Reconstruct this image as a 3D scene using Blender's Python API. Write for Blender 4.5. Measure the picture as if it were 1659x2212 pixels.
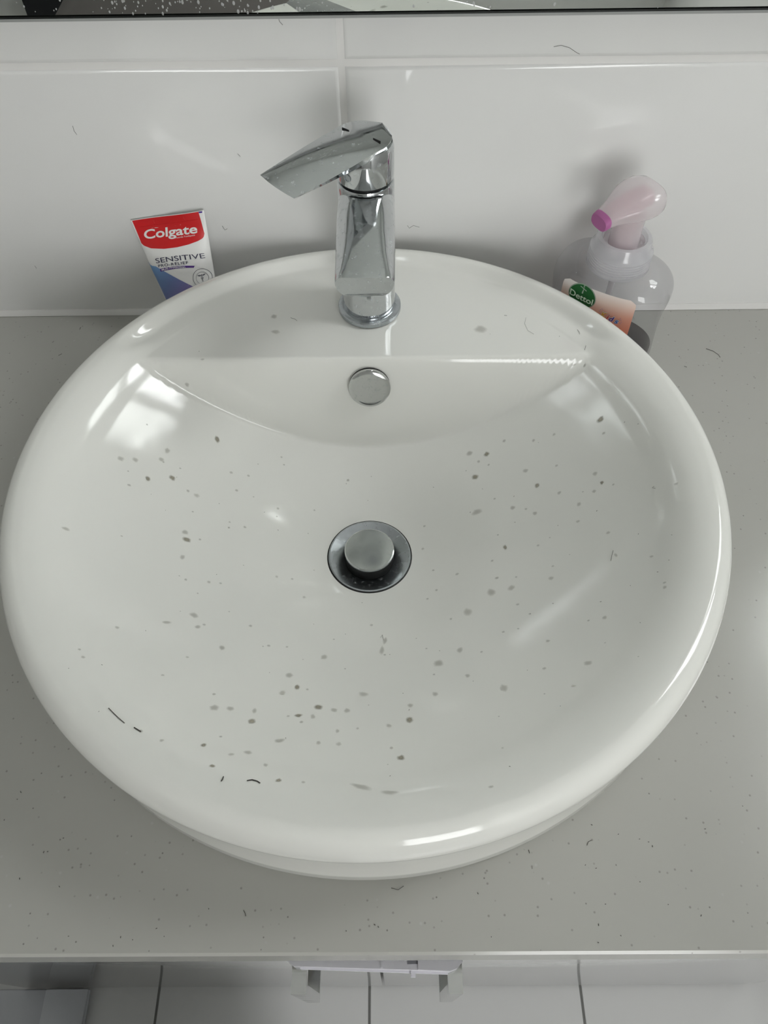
import bpy, bmesh, math, random
from mathutils import Vector, Matrix
random.seed(7)
for o in list(bpy.data.objects): bpy.data.objects.remove(o)
S = bpy.context.scene
COL = S.collection
Z0 = 0.857                      # height of the counter top above the floor; coordinates below are counter-top based

# ------------------------------------------------------------------ camera
W_PX, H_PX, F_PX = 1659.0, 2212.0, 1665.78
CAM = Vector((0.0079, -0.5417, 0.4656)); PITCH, YAW, ROLL = 0.96618, -0.01075, -0.0173
cf = Vector((math.sin(YAW)*math.cos(PITCH), math.cos(YAW)*math.cos(PITCH), -math.sin(PITCH)))
_r = cf.cross(Vector((0, 0, 1))).normalized(); _u = _r.cross(cf)
cr = _r*math.cos(ROLL) + _u*math.sin(ROLL); cu = -_r*math.sin(ROLL) + _u*math.cos(ROLL)
cam = bpy.data.cameras.new('camera'); cam_o = bpy.data.objects.new('camera', cam); COL.objects.link(cam_o)
cam_o.matrix_world = Matrix(((cr.x, cu.x, -cf.x, CAM.x), (cr.y, cu.y, -cf.y, CAM.y), (cr.z, cu.z, -cf.z, CAM.z + Z0), (0, 0, 0, 1)))
cam.sensor_fit = 'HORIZONTAL'; cam.sensor_width = 36.0; cam.lens = 36.0*F_PX/W_PX; cam.clip_start = 0.02
S.camera = cam_o
def pix_ray(px, py):
    return cr*((px - W_PX/2)/F_PX) - cu*((py - H_PX/2)/F_PX) + cf
def on_plane(px, py, axis, val):
    d = pix_ray(px, py); t = (val - CAM[axis])/d[axis]; return CAM + d*t

# ------------------------------------------------------------------ world, exposure
wd = bpy.data.worlds.new('world'); S.world = wd; wd.use_nodes = True
wd.node_tree.nodes['Background'].inputs[0].default_value = (0.75, 0.85, 1.0, 1); wd.node_tree.nodes['Background'].inputs[1].default_value = 1.0
S.view_settings.view_transform = 'Standard'; S.view_settings.look = 'None'; S.view_settings.gamma = 1.0
S.view_settings.use_curve_mapping = False; S.view_settings.exposure = 0.1
WINDOW_POWER = 32.0; WINDOW_SOFT = 9.0

# ------------------------------------------------------------------ materials
MATS = {}
def new_mat(name):
    m = bpy.data.materials.new(name); m.use_nodes = True; MATS[name] = m
    nt = m.node_tree; return m, nt, nt.nodes['Principled BSDF']
def srgb(r, g, b):
    f = lambda c: (c/255/12.92) if c/255 <= 0.04045 else ((c/255 + 0.055)/1.055)**2.4
    return (f(r), f(g), f(b), 1)
def P(name, col, rough=0.5, metal=0.0, **kw):
    m, nt, b = new_mat(name)
    b.inputs['Base Color'].default_value = col; b.inputs['Roughness'].default_value = rough; b.inputs['Metallic'].default_value = metal
    for k, v in kw.items(): b.inputs[k.replace('_', ' ')].default_value = v
    return m
def nd(nt, t, **kw):
    n = nt.nodes.new(t)
    for k, v in kw.items(): setattr(n, k, v)
    return n
def ramp(nt, pts):
    r = nd(nt, 'ShaderNodeValToRGB'); e = r.color_ramp.elements
    while len(e) < len(pts): e.new(0.5)
    for el, (p, c) in zip(e, pts): el.position = p; el.color = c
    return r
def obj_coords(nt, scale=1.0):
    t = nd(nt, 'ShaderNodeTexCoord'); mp = nd(nt, 'ShaderNodeMapping'); mp.inputs['Scale'].default_value = (scale,)*3
    nt.links.new(t.outputs['Object'], mp.inputs['Vector']); return mp.outputs['Vector']
def noise(nt, vec, scale, detail=3, rough=0.5):
    n = nd(nt, 'ShaderNodeTexNoise'); n.inputs['Scale'].default_value = scale; n.inputs['Detail'].default_value = detail; n.inputs['Roughness'].default_value = rough
    nt.links.new(vec, n.inputs['Vector']); return n.outputs['Fac']
def mixc(nt, fac, a, b):
    m = nd(nt, 'ShaderNodeMix', data_type='RGBA')
    for s, v in ((m.inputs['Factor'], fac), (m.inputs[6], a), (m.inputs[7], b)):
        if isinstance(v, (tuple, float, int)): s.default_value = v
        else: nt.links.new(v, s)
    return m.outputs[2]
def bump(nt, b, h, strength, dist):
    n = nd(nt, 'ShaderNodeBump'); n.inputs['Strength'].default_value = strength; n.inputs['Distance'].default_value = dist
    nt.links.new(h, n.inputs['Height']); nt.links.new(n.outputs['Normal'], b.inputs['Normal'])

def glaze(name, col, col2, rough, bscale=14, bstr=0.02, ior=1.5):
    m, nt, b = new_mat(name); v = obj_coords(nt)
    f = noise(nt, v, 5.0, 4)
    nt.links.new(mixc(nt, f, col, col2), b.inputs['Base Color'])
    b.inputs['Roughness'].default_value = rough; b.inputs['IOR'].default_value = ior
    bump(nt, b, noise(nt, v, bscale, 2), bstr, 0.01)
    return m
glaze('porcelain', (0.80, 0.802, 0.762, 1), (0.78, 0.782, 0.74, 1), 0.09, 30, 0.012)
glaze('wall_tile', (0.80, 0.80, 0.785, 1), (0.77, 0.77, 0.755, 1), 0.07, 9, 0.012)
glaze('floor_tile', (0.84, 0.84, 0.83, 1), (0.80, 0.80, 0.79, 1), 0.22, 9, 0.02)
glaze('paint', (0.72, 0.72, 0.70, 1), (0.70, 0.70, 0.68, 1), 0.6, 40, 0.05)
glaze('door_lacquer', (0.74, 0.74, 0.73, 1), (0.73, 0.73, 0.72, 1), 0.08, 6, 0.004)
glaze('tray_acrylic', (0.74, 0.755, 0.80, 1), (0.70, 0.72, 0.76, 1), 0.2)
P('grout', (0.80, 0.79, 0.77, 1), 0.8); P('floor_grout', (0.22, 0.22, 0.21, 1), 0.9)
P('silicone', (0.68, 0.67, 0.65, 1), 0.35)
P('mirror', (0.90, 0.93, 0.90, 1), 0.0, 1.0); P('mirror_edge', (0.012, 0.014, 0.013, 1), 0.25); P('strip_grey', (0.35, 0.36, 0.35, 1), 0.4)
P('black_rubber', (0.004, 0.004, 0.004, 1), 0.6)
P('white_plastic', (0.80, 0.79, 0.84, 1), 0.3); P('slot_shade_grey', (0.28, 0.28, 0.31, 1), 0.4); P('frame_white', (0.75, 0.75, 0.75, 1), 0.4)
P('red_print', srgb(205, 25, 30), 0.32); P('white_print', (0.82, 0.82, 0.80, 1), 0.35); P('navy_print', srgb(28, 28, 62), 0.4)
P('purple_print', srgb(80, 40, 130), 0.4); P('tube_cap', (0.8, 0.8, 0.8, 1), 0.35); P('grey_print', srgb(120, 122, 130), 0.4)
P('green_print', srgb(0, 88, 32), 0.35); P('pale_green', srgb(205, 225, 205), 0.4); P('silver_print', srgb(150, 165, 150), 0.3)
P('yellow_print', srgb(225, 165, 30), 0.4); P('scarlet_print', srgb(205, 45, 35), 0.4); P('violet_print', srgb(60, 20, 140), 0.4); P('blue_print', srgb(20, 85, 170), 0.4)
P('hair', (0.05, 0.045, 0.04, 1), 0.5)
P('magenta_plastic', srgb(172, 100, 152), 0.5)
P('towel', (0.018, 0.019, 0.021, 1), 0.95); P('mat_brown', (0.10, 0.09, 0.085, 1), 0.9)
P('door_wood', (0.62, 0.62, 0.56, 1), 0.5)

# quartz counter with dark and pale flecks
m, nt, b = new_mat('quartz'); v = obj_coords(nt)
base = mixc(nt, noise(nt, v, 7.0, 4), (0.445, 0.442, 0.41, 1), (0.415, 0.412, 0.38, 1))
def flecks(scale, lo, hi, keep):
    vo = nd(nt, 'ShaderNodeTexVoronoi'); vo.inputs['Scale'].default_value = scale; nt.links.new(v, vo.inputs['Vector'])
    r = ramp(nt, [(lo, (1, 1, 1, 1)), (hi, (0, 0, 0, 1))]); nt.links.new(vo.outputs['Distance'], r.inputs['Fac'])
    s = nd(nt, 'ShaderNodeSeparateColor'); nt.links.new(vo.outputs['Color'], s.inputs['Color'])
    g = nd(nt, 'ShaderNodeMath', operation='GREATER_THAN'); nt.links.new(s.outputs['Red'], g.inputs[0]); g.inputs[1].default_value = keep
    mu = nd(nt, 'ShaderNodeMath', operation='MULTIPLY'); nt.links.new(r.outputs['Color'], mu.inputs[0]); nt.links.new(g.outputs[0], mu.inputs[1])
    return mu.outputs[0]
c1 = mixc(nt, flecks(230, 0.06, 0.20, 0.72), base, (0.27, 0.265, 0.24, 1))
c2 = mixc(nt, flecks(150, 0.035, 0.095, 0.74), c1, (0.20, 0.195, 0.18, 1))
c3 = mixc(nt, flecks(170, 0.05, 0.2, 0.93), c2, (0.47, 0.47, 0.45, 1))
nt.links.new(c3, b.inputs['Base Color']); b.inputs['Roughness'].default_value = 0.2

# chrome with dried water marks
def chrome(name, col, rough, spots):
    m, nt, b = new_mat(name); v = obj_coords(nt)
    n1 = noise(nt, v, 260, 3, 0.6); n2 = noise(nt, v, 60, 3)
    r = ramp(nt, [(0.56, (0, 0, 0, 1)), (0.74, (spots,)*3 + (1,))]); nt.links.new(n1, r.inputs['Fac'])
    r2 = ramp(nt, [(0.40, (rough,)*3 + (1,)), (0.75, (rough + 0.10,)*3 + (1,))]); nt.links.new(n2, r2.inputs['Fac'])
    b.inputs['Base Color'].default_value = col; b.inputs['Metallic'].default_value = 1.0
    nt.links.new(r2.outputs['Color'], b.inputs['Roughness'])
    d = nd(nt, 'ShaderNodeBsdfDiffuse'); d.inputs['Color'].default_value = (0.5, 0.53, 0.54, 1)
    mx = nd(nt, 'ShaderNodeMixShader'); out = nt.nodes['Material Output']
    nt.links.new(r.outputs['Color'], mx.inputs['Fac']); nt.links.new(b.outputs[0], mx.inputs[1]); nt.links.new(d.outputs[0], mx.inputs[2])
    nt.links.new(mx.outputs[0], out.inputs['Surface'])
    return m
chrome('chrome', (0.60, 0.62, 0.63, 1), 0.05, 0.42)
chrome('brushed_chrome', (0.58, 0.60, 0.59, 1), 0.14, 0.35); chrome('polished_cap', (0.58, 0.59, 0.58, 1), 0.08, 0.3)
chrome('handle_chrome', (0.60, 0.61, 0.60, 1), 0.08, 0.0)
chrome('dull_chrome', (0.45, 0.48, 0.50, 1), 0.22, 0.35)

# thin clear plastic and translucent plastics
def thin(name, tint, gloss, haze, hazecol):
    m, nt, b = new_mat(name); out = nt.nodes['Material Output']; nt.nodes.remove(b)
    t = nd(nt, 'ShaderNodeBsdfTransparent'); t.inputs['Color'].default_value = tint
    g = nd(nt, 'ShaderNodeBsdfGlossy'); g.inputs['Roughness'].default_value = gloss; g.inputs['Color'].default_value = (0.9, 0.9, 0.9, 1)
    d = nd(nt, 'ShaderNodeBsdfDiffuse'); d.inputs['Color'].default_value = hazecol
    tr = nd(nt, 'ShaderNodeBsdfTranslucent'); tr.inputs['Color'].default_value = hazecol
    a = nd(nt, 'ShaderNodeMixShader'); a.inputs['Fac'].default_value = 0.5; nt.links.new(d.outputs[0], a.inputs[1]); nt.links.new(tr.outputs[0], a.inputs[2])
    h = nd(nt, 'ShaderNodeMixShader'); h.inputs['Fac'].default_value = haze; nt.links.new(t.outputs[0], h.inputs[1]); nt.links.new(a.outputs[0], h.inputs[2])
    lw = nd(nt, 'ShaderNodeLayerWeight'); lw.inputs['Blend'].default_value = 0.5
    pw = nd(nt, 'ShaderNodeMath', operation='POWER'); nt.links.new(lw.outputs['Facing'], pw.inputs[0]); pw.inputs[1].default_value = 4.0
    fr = nd(nt, 'ShaderNodeMath', operation='MULTIPLY_ADD'); nt.links.new(pw.outputs[0], fr.inputs[0]); fr.inputs[1].default_value = 0.7; fr.inputs[2].default_value = 0.04
    x = nd(nt, 'ShaderNodeMixShader'); nt.links.new(fr.outputs[0], x.inputs['Fac']); nt.links.new(h.outputs[0], x.inputs[1]); nt.links.new(g.outputs[0], x.inputs[2])
    nt.links.new(x.outputs[0], out.inputs['Surface']); return m
thin('clear_plastic', (0.90, 0.90, 0.91, 1), 0.05, 0.03, (0.6, 0.6, 0.62, 1))
thin('collar_plastic', (0.96, 0.96, 0.97, 1), 0.12, 0.45, (0.88, 0.88, 0.90, 1))
thin('pump_plastic', (0.98, 0.96, 0.97, 1), 0.15, 0.45, (0.92, 0.88, 0.89, 1))
thin('pink_plastic', (0.97, 0.88, 0.90, 1), 0.2, 0.6, (0.88, 0.76, 0.79, 1))
thin('soap_liquid', (0.42, 0.40, 0.40, 1), 0.1, 0.1, (0.3, 0.28, 0.28, 1))
def film(name, col, fac):
    m, nt, b = new_mat(name); out = nt.nodes['Material Output']; nt.nodes.remove(b)
    t = nd(nt, 'ShaderNodeBsdfTransparent'); d = nd(nt, 'ShaderNodeBsdfDiffuse'); d.inputs['Color'].default_value = col
    at = nd(nt, 'ShaderNodeAttribute', attribute_name='fade'); mu = nd(nt, 'ShaderNodeMath', operation='MULTIPLY'); nt.links.new(at.outputs['Fac'], mu.inputs[0]); mu.inputs[1].default_value = fac
    h = nd(nt, 'ShaderNodeMixShader'); nt.links.new(mu.outputs[0], h.inputs['Fac']); nt.links.new(t.outputs[0], h.inputs[1]); nt.links.new(d.outputs[0], h.inputs[2])
    nt.links.new(h.outputs[0], out.inputs['Surface'])
film('scale_spot', (0.42, 0.41, 0.35, 1), 0.36)
film('scale_spot_dark', (0.33, 0.305, 0.235, 1), 0.68)
thin('droplet', (0.85, 0.85, 0.85, 1), 0.1, 0.6, (0.7, 0.7, 0.7, 1))

# frosted patterned window pane, lit by the sky outside
def pane_mat(name, power, lo):
    m, nt, b = new_mat(name); v = obj_coords(nt)
    vo = nd(nt, 'ShaderNodeTexVoronoi', feature='DISTANCE_TO_EDGE'); vo.inputs['Scale'].default_value = 75; nt.links.new(v, vo.inputs['Vector'])
    rp = ramp(nt, [(0.0, (lo, lo, lo, 1)), (0.30, (0.97, 0.99, 0.99, 1))]); nt.links.new(vo.outputs['Distance'], rp.inputs['Fac'])
    b.inputs['Base Color'].default_value = (0.8, 0.8, 0.8, 1); b.inputs['Roughness'].default_value = 0.3
    nt.links.new(mixc(nt, 1.0, (1, 1, 1, 1), rp.outputs['Color']), b.inputs['Emission Color']); b.inputs['Emission Strength'].default_value = power
pane_mat('frosted_pane', WINDOW_POWER, 0.04); pane_mat('frosted_pane_soft', WINDOW_SOFT, 0.8)

# printed colours with a gradient of their own
def grad_mat(name, axis, pts, rough=0.35):
    m, nt, b = new_mat(name); t = nd(nt, 'ShaderNodeTexCoord'); s = nd(nt, 'ShaderNodeSeparateXYZ')
    nt.links.new(t.outputs['UV'], s.inputs[0]); r = ramp(nt, pts); nt.links.new(s.outputs[axis], r.inputs['Fac'])
    nt.links.new(r.outputs['Color'], b.inputs['Base Color']); b.inputs['Roughness'].default_value = rough; return m
grad_mat('swoosh_print', 0, [(0.0, srgb(110, 160, 205)), (0.5, srgb(105, 125, 175)), (1.0, srgb(125, 95, 150))])
grad_mat('label_paper', 1, [(0.0, srgb(205, 120, 95)), (0.42, srgb(222, 160, 138)), (0.72, srgb(230, 205, 192)), (1.0, srgb(232, 226, 222))])

# ------------------------------------------------------------------ mesh helpers
def box(bm, x0, x1, y0, y1, z0, z1, bev=0.0, seg=2):
    r = bmesh.ops.create_cube(bm, size=1.0); vs = r['verts']
    for w in vs: w.co = Vector(((x0 + x1)/2 + w.co.x*(x1 - x0), (y0 + y1)/2 + w.co.y*(y1 - y0), (z0 + z1)/2 + w.co.z*(z1 - z0)))
    if bev:
        es = list({e for w in vs for e in w.link_edges})
        bmesh.ops.bevel(bm, geom=es, offset=bev, segments=seg, profile=0.5, affect='EDGES')
    return vs
def B(*a, **k):
    bm = bmesh.new(); box(bm, *a, **k); return bm
def lathe(bm, prof, c=(0, 0, 0), seg=48, M=None):
    rings = []
    for r, z in prof:
        if r < 1e-7: rings.append([bm.verts.new((c[0], c[1], c[2] + z))])
        else: rings.append([bm.verts.new((c[0] + r*math.cos(2*math.pi*i/seg), c[1] + r*math.sin(2*math.pi*i/seg), c[2] + z)) for i in range(seg)])
    for a, d in zip(rings, rings[1:]):
        for i in range(seg):
            j = (i + 1) % seg
            if len(a) == 1 and len(d) == 1: continue
            if len(a) == 1: bm.faces.new((a[0], d[j], d[i]))
            elif len(d) == 1: bm.faces.new((a[i], a[j], d[0]))
            else: bm.faces.new((a[i], a[j], d[j], d[i]))
    if M is not None: bmesh.ops.transform(bm, matrix=M, verts=[w for r in rings for w in r])
def LT(*a, **k):
    bm = bmesh.new(); lathe(bm, *a, **k); return bm
def loft(bm, secs, cap=True):
    rings = [[bm.verts.new(p) for p in s] for s in secs]; n = len(rings[0])
    for a, d in zip(rings, rings[1:]):
        for i in range(n): bm.faces.new((a[i], a[(i + 1) % n], d[(i + 1) % n], d[i]))
    if cap: bm.faces.new(rings[0][::-1]); bm.faces.new(rings[-1])
def tube(bm, pts, r, seg=6):
    pts = [Vector(p) for p in pts]; secs = []
    for i, p in enumerate(pts):
        t = (pts[min(i + 1, len(pts) - 1)] - pts[max(i - 1, 0)]).normalized()
        a = t.cross(Vector((0.3, 0.2, 0.93))).normalized(); d = t.cross(a)
        secs.append([p + (a*math.cos(2*math.pi*k/seg) + d*math.sin(2*math.pi*k/seg))*r for k in range(seg)])
    loft(bm, secs)
def smooth(o, ang=35):
    for p in o.data.polygons: p.use_smooth = True
    o.data.set_sharp_from_angle(angle=math.radians(ang))
def origin(o):
    p = Vector((0, 0, 0))
    while o is not None: p = p + o.location; o = o.parent
    return p
def mk(name, bm, mat, parent=None, loc=None, ang=35, norm=True, kind=None):
    """links bm (counter-top coordinates) as ONE mesh object; its origin is loc, or its parent's origin"""
    if norm: bmesh.ops.recalc_face_normals(bm, faces=bm.faces[:])
    me = bpy.data.meshes.new(name); o = bpy.data.objects.new(name, me); COL.objects.link(o)
    if parent is not None:
        o.parent = parent; off = origin(parent) - Vector((0, 0, Z0))
    else:
        off = Vector(loc) if loc is not None else Vector((0, 0, 0)); o.location = off + Vector((0, 0, Z0))
    bmesh.ops.translate(bm, vec=-off, verts=bm.verts[:]); bm.to_mesh(me); bm.free()
    me.materials.append(MATS[mat]); smooth(o, ang)
    if kind: o['kind'] = kind
    return o
def thing(name, loc, label, cat, group=None):
    o = bpy.data.objects.new(name, None); COL.objects.link(o); o.location = Vector(loc) + Vector((0, 0, Z0)); o.empty_display_size = 0.03
    o['label'] = label; o['category'] = cat
    if group: o['group'] = group
    return o
def tag(o, label, cat, group=None):
    o['label'] = label; o['category'] = cat
    if group: o['group'] = group
    return o
def struct(name, bm, mat, label=None, cat=None, loc=None, **k):
    o = mk(name, bm, mat, loc=loc, **k); o['kind'] = 'structure'
    if label: o['label'] = label; o['category'] = cat
    return o
def text_polys(body, size, bold=0.0, shear=0.0, space=1.0, width=None):
    """2D outline mesh of a line of lettering, lower left at 0,0 (metres); optionally squeezed to a width"""
    cu_ = bpy.data.curves.new('lettering', 'FONT'); cu_.body = body; cu_.size = size; cu_.offset = bold*size; cu_.shear = shear; cu_.space_character = space; cu_.resolution_u = 4
    o = bpy.data.objects.new('lettering', cu_); COL.objects.link(o)
    me = bpy.data.meshes.new_from_object(o.evaluated_get(bpy.context.evaluated_depsgraph_get()))
    bpy.data.objects.remove(o); bpy.data.curves.remove(cu_)
    vs = [(w.co.x, w.co.y) for w in me.vertices]; fs = [tuple(p.vertices) for p in me.polygons]; bpy.data.meshes.remove(me)
    x0 = min(p[0] for p in vs); x1 = max(p[0] for p in vs); k = (width/(x1 - x0)) if width else 1.0
    return [((p[0] - x0)*k, p[1]) for p in vs], fs
def printed(name, polys, fn, mat, parent, uv=None, norm=False):
    """flat print laid on a curved surface: fn maps 2D print coordinates to a point just above it"""
    bm = bmesh.new(); vs, fs = polys; vv = [bm.verts.new(fn(*p)) for p in vs]
    idx = {w: i for i, w in enumerate(vv)}
    for f in fs:
        try: bm.faces.new([vv[i] for i in f])
        except ValueError: pass
    if uv:
        L = bm.loops.layers.uv.new('UVMap')
        for f in bm.faces:
            for l in f.loops: l[L].uv = uv(*vs[idx[l.vert]])
    return mk(name, bm, mat, parent, ang=60, norm=norm)
def grid_polys(inside_rows):
    """rows: list of lists of (s,t) with equal length -> quads"""
    vs = []; fs = []; n = len(inside_rows[0])
    for r in inside_rows: vs += r
    for i in range(len(inside_rows) - 1):
        for j in range(n - 1): fs.append((i*n + j, i*n + j + 1, (i + 1)*n + j + 1, (i + 1)*n + j))
    return vs, fs

# ------------------------------------------------------------------ the room
XL, XR, YF, ZF, ZC = -1.30, 0.85, -2.05, -Z0, 1.75
TW, TH, JX, JZ, G = 0.600, 0.300, -0.0213, 0.2112, 0.0034     # wall tiles
wb = struct('wall_back', B(XL, XR, 0.0012, 0.08, ZF, ZC), 'grout', 'white tiled wall behind the basin with pale grout', 'wall')
def pillow(bm, x0, x1, z0, z1, y0=0.006, d=0.006, e=0.0035):
    # a glazed tile face with softly rounded edges, proud of the grout
    prof = [(0, y0), (0.0004, 0.0016), (e*0.35, 0.0005), (e, 0.0)]
    rings = []
    for i, y in prof:
        rings.append([bm.verts.new(p) for p in ((x0 + i, y, z0 + i), (x1 - i, y, z0 + i), (x1 - i, y, z1 - i), (x0 + i, y, z1 - i))])
    for a, c in zip(rings, rings[1:]):
        for i in range(4): bm.faces.new((a[i], a[(i + 1) % 4], c[(i + 1) % 4], c[i]))
    bm.faces.new(rings[-1])
tile_me = None
for ix in range(-3, 3):
    for iz in range(-4, 5):
        x0 = JX + ix*TW + G/2; x1 = x0 + TW - G; z0 = JZ + iz*TH + G/2; z1 = z0 + TH - G
        if x1 < XL + 0.1 or x0 > XR - 0.1 or z1 < -0.2 or z0 > ZC - 0.05: continue
        if tile_me is None:
            bm = bmesh.new(); pillow(bm, 0, TW - G, 0, TH - G)
            o = mk('wall_tile', bm, 'wall_tile', wb, ang=50, norm=True); tile_me = o.data
            bmn = tile_me
            if tile_me.polygons[-1].normal.y > 0: tile_me.flip_normals()
            o.location = (x0, 0, z0 + 0)
        else:
            o = bpy.data.objects.new('wall_tile', tile_me); COL.objects.link(o); o.parent = wb; o.location = (x0, 0, z0)
# the first tile mesh was stored relative to the wall's origin already at 0

struct('wall_left', B(XL - 0.08, XL, YF, 0.08, ZF, ZC), 'paint')
struct('ceiling', B(XL - 0.08, XR + 0.08, YF - 0.08, 0.08, ZC, ZC + 0.06), 'paint')
WA = (-0.31, -0.02, 0.66, 1.16)                       # small high side window: y0, y1, z0, z1
bm = bmesh.new()
for q in ((YF, WA[0], ZF, ZC), (WA[0], WA[1], ZF, WA[2]), (WA[0], WA[1], WA[3], ZC), (WA[1], 0.08, ZF, ZC)): box(bm, XR, XR + 0.08, *q)
struct('wall_right', bm, 'paint')
WB = (0.20, 0.80, -0.10, 0.90)                       # frosted window in the wall opposite the basin: x0, x1, z0, z1
bm = bmesh.new()
for x0, x1, z0, z1 in ((XL - 0.08, WB[0], ZF, ZC), (WB[0], WB[1], ZF, WB[2]), (WB[0], WB[1], WB[3], ZC), (WB[1], XR + 0.08, ZF, ZC)): box(bm, x0, x1, YF - 0.08, YF, z0, z1)
struct('wall_front', bm, 'paint')
fw = 0.03
wn = thing('window_right_offscreen', (XR + 0.03, (WA[0] + WA[1])/2, WA[2]), 'small high frosted window in the side wall', 'window'); wn['kind'] = 'structure'
mk('pane', B(XR + 0.035, XR + 0.041, WA[0] + 0.02, WA[1] - 0.02, WA[2] + 0.02, WA[3] - 0.02), 'frosted_pane', wn)
bm = bmesh.new()
for a in ((WA[0], WA[0] + 0.022, WA[2], WA[3]), (WA[1] - 0.022, WA[1], WA[2], WA[3]), (WA[0], WA[1], WA[2], WA[2] + 0.022), (WA[0], WA[1], WA[3] - 0.022, WA[3])): box(bm, XR + 0.02, XR + 0.06, *a, bev=0.003)
mk('window_frame', bm, 'frame_white', wn)
wn = thing('window_front_offscreen', ((WB[0] + WB[1])/2, YF - 0.04, WB[2]), 'frosted window in the wall opposite the basin', 'window'); wn['kind'] = 'structure'
mk('pane', B(WB[0] + fw, WB[1] - fw, YF - 0.046, YF - 0.040, WB[2] + fw, WB[3] - fw), 'frosted_pane_soft', wn)
bm = bmesh.new()
for x0, x1, z0, z1 in ((WB[0], WB[0] + fw, WB[2], WB[3]), (WB[1] - fw, WB[1], WB[2], WB[3]), (WB[0], WB[1], WB[2], WB[2] + fw), (WB[0], WB[1], WB[3] - fw, WB[3])): box(bm, x0, x1, YF - 0.06, YF - 0.02, z0, z1, bev=0.003)
mk('window_frame', bm, 'frame_white', wn)

fl = struct('floor', B(XL - 0.08, XR + 0.08, YF - 0.08, 0.08, ZF - 0.05, ZF - 0.0015), 'floor_grout')
FT = 0.3078; fme = None
for i in range(-5, 5):
    for j in range(0, 7):
        x0 = -0.0262 + i*FT + 0.0018; y1 = -0.30 - j*FT
        if x0 > XR or x0 + FT < XL: continue
        if fme is None:
            bm = bmesh.new(); box(bm, 0, FT - 0.0036, -FT + 0.0036, 0, -0.006, 0.0, bev=0.0008, seg=1)
            bmesh.ops.translate(bm, vec=(0, 0, 0), verts=bm.verts[:])
            fme = mk('floor_tile', bm, 'floor_tile', fl).data; o = bpy.data.objects['floor_tile']
        else:
            o = bpy.data.objects.new('floor_tile', fme); COL.objects.link(o); o.parent = fl
        o.location = (x0, y1, ZF)

# mirror above the splash tiles
mr = thing('wall_mirror', (0, -0.003, 0.2425), 'large frameless mirror on the wall above the tap, spotted with dried splashes', 'mirror')
bm = B(-0.75, 0.75, -0.0075, -0.0035, 0.2452, 1.05, bev=0.0008, seg=1)
mg = mk('mirror_glass', bm, 'mirror', mr)
mk('mirror_edge', B(-0.75, 0.75, -0.0073, -0.0008, 0.2438, 0.2450), 'mirror_edge', mr)
mk('edge_strip', B(-0.75, 0.75, -0.0066, -0.0006, 0.2418, 0.2437), 'strip_grey', mr)  # plain grey strip along the mirror's lower edge
bm = bmesh.new()
for k in range(260):
    px = random.choice((random.uniform(200, 700), random.uniform(250, 560), random.uniform(0, 1659))); p = on_plane(px, random.uniform(-40, 30), 1, -0.0076)
    if p.z < 0.2458: continue
    r = random.uniform(0.0002, 0.0007)*random.choice((0.6, 1, 1.3))
    vs = [bm.verts.new((p.x + r*math.cos(a*math.pi/4), -0.00765, p.z + r*1.5*math.sin(a*math.pi/4))) for a in range(8)]
    c = bm.verts.new((p.x, -0.0078, p.z))
    for i in range(8): bm.faces.new((vs[i], vs[(i + 1) % 8], c))
mk('splash_spots', bm, 'droplet', mr, kind='stuff', norm=True)

# ------------------------------------------------------------------ vanity counter and cabinet
BX, BY = -0.0071, -0.239                                        # basin centre
CX0, CX1, CY0, CT = -0.545, 0.535, -0.503, 0.0325
bm = bmesh.new(); N = 96
def ring_slab(bm):
    # rectangular slab with a round cut-out for the basin
    def outer(a):
        dx, dy = math.cos(a), math.sin(a); ts = []
        if dx > 1e-9: ts.append((CX1 - BX)/dx)
        if dx < -1e-9: ts.append((CX0 - BX)/dx)
        if dy > 1e-9: ts.append((-0.0005 - BY)/dy)
        if dy < -1e-9: ts.append((CY0 - BY)/dy)
        t = min(ts); return BX + dx*t, BY + dy*t
    angs = sorted([2*math.pi*i/N for i in range(N)] + [math.atan2(y - BY, x - BX) % (2*math.pi) for x in (CX0, CX1) for y in (CY0, -0.0005)])
    ch = 0.0015
    I1 = [bm.verts.new((BX + 0.2*math.cos(a), BY + 0.2*math.sin(a), 0)) for a in angs]; I2 = [bm.verts.new((BX + 0.2*math.cos(a), BY + 0.2*math.sin(a), -CT)) for a in angs]
    def ins(p, d): return (min(max(p[0], CX0 + d), CX1 - d), max(p[1], CY0 + d))
    O0 = [bm.verts.new((*ins(outer(a), ch), 0)) for a in angs]; O1 = [bm.verts.new((*outer(a), -ch)) for a in angs]
    O2 = [bm.verts.new((*outer(a), -CT + ch)) for a in angs]; O3 = [bm.verts.new((*ins(outer(a), ch), -CT)) for a in angs]
    n = len(angs)
    for i in range(n):
        j = (i + 1) % n
        for a, c in ((I1, O0), (O0, O1), (O1, O2), (O2, O3), (O3, I2), (I2, I1)): bm.faces.new((a[i], a[j], c[j], c[i]))
ring_slab(bm)
ct = mk('countertop', bm, 'quartz', loc=(0, -0.25, -CT), ang=20)
tag(ct, 'pale grey speckled stone countertop under the round basin', 'countertop')
bm = bmesh.new(); pf = [(0.0006, 0.0), (-0.0036, 0.0002), (-0.0028, 0.0016), (-0.0016, 0.0029), (-0.0003, 0.0040), (0.0006, 0.0040)]
loft(bm, [[(x, y, z) for y, z in pf] for x in (XL + 0.01, -0.3, 0.0, 0.3, XR - 0.01)])
bmesh.ops.translate(bm, vec=(0, -0.0006, 0.0002), verts=bm.verts[:])
struct('trim_1', bm, 'silicone', 'white silicone bead between countertop and tiled wall', 'trim')

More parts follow.
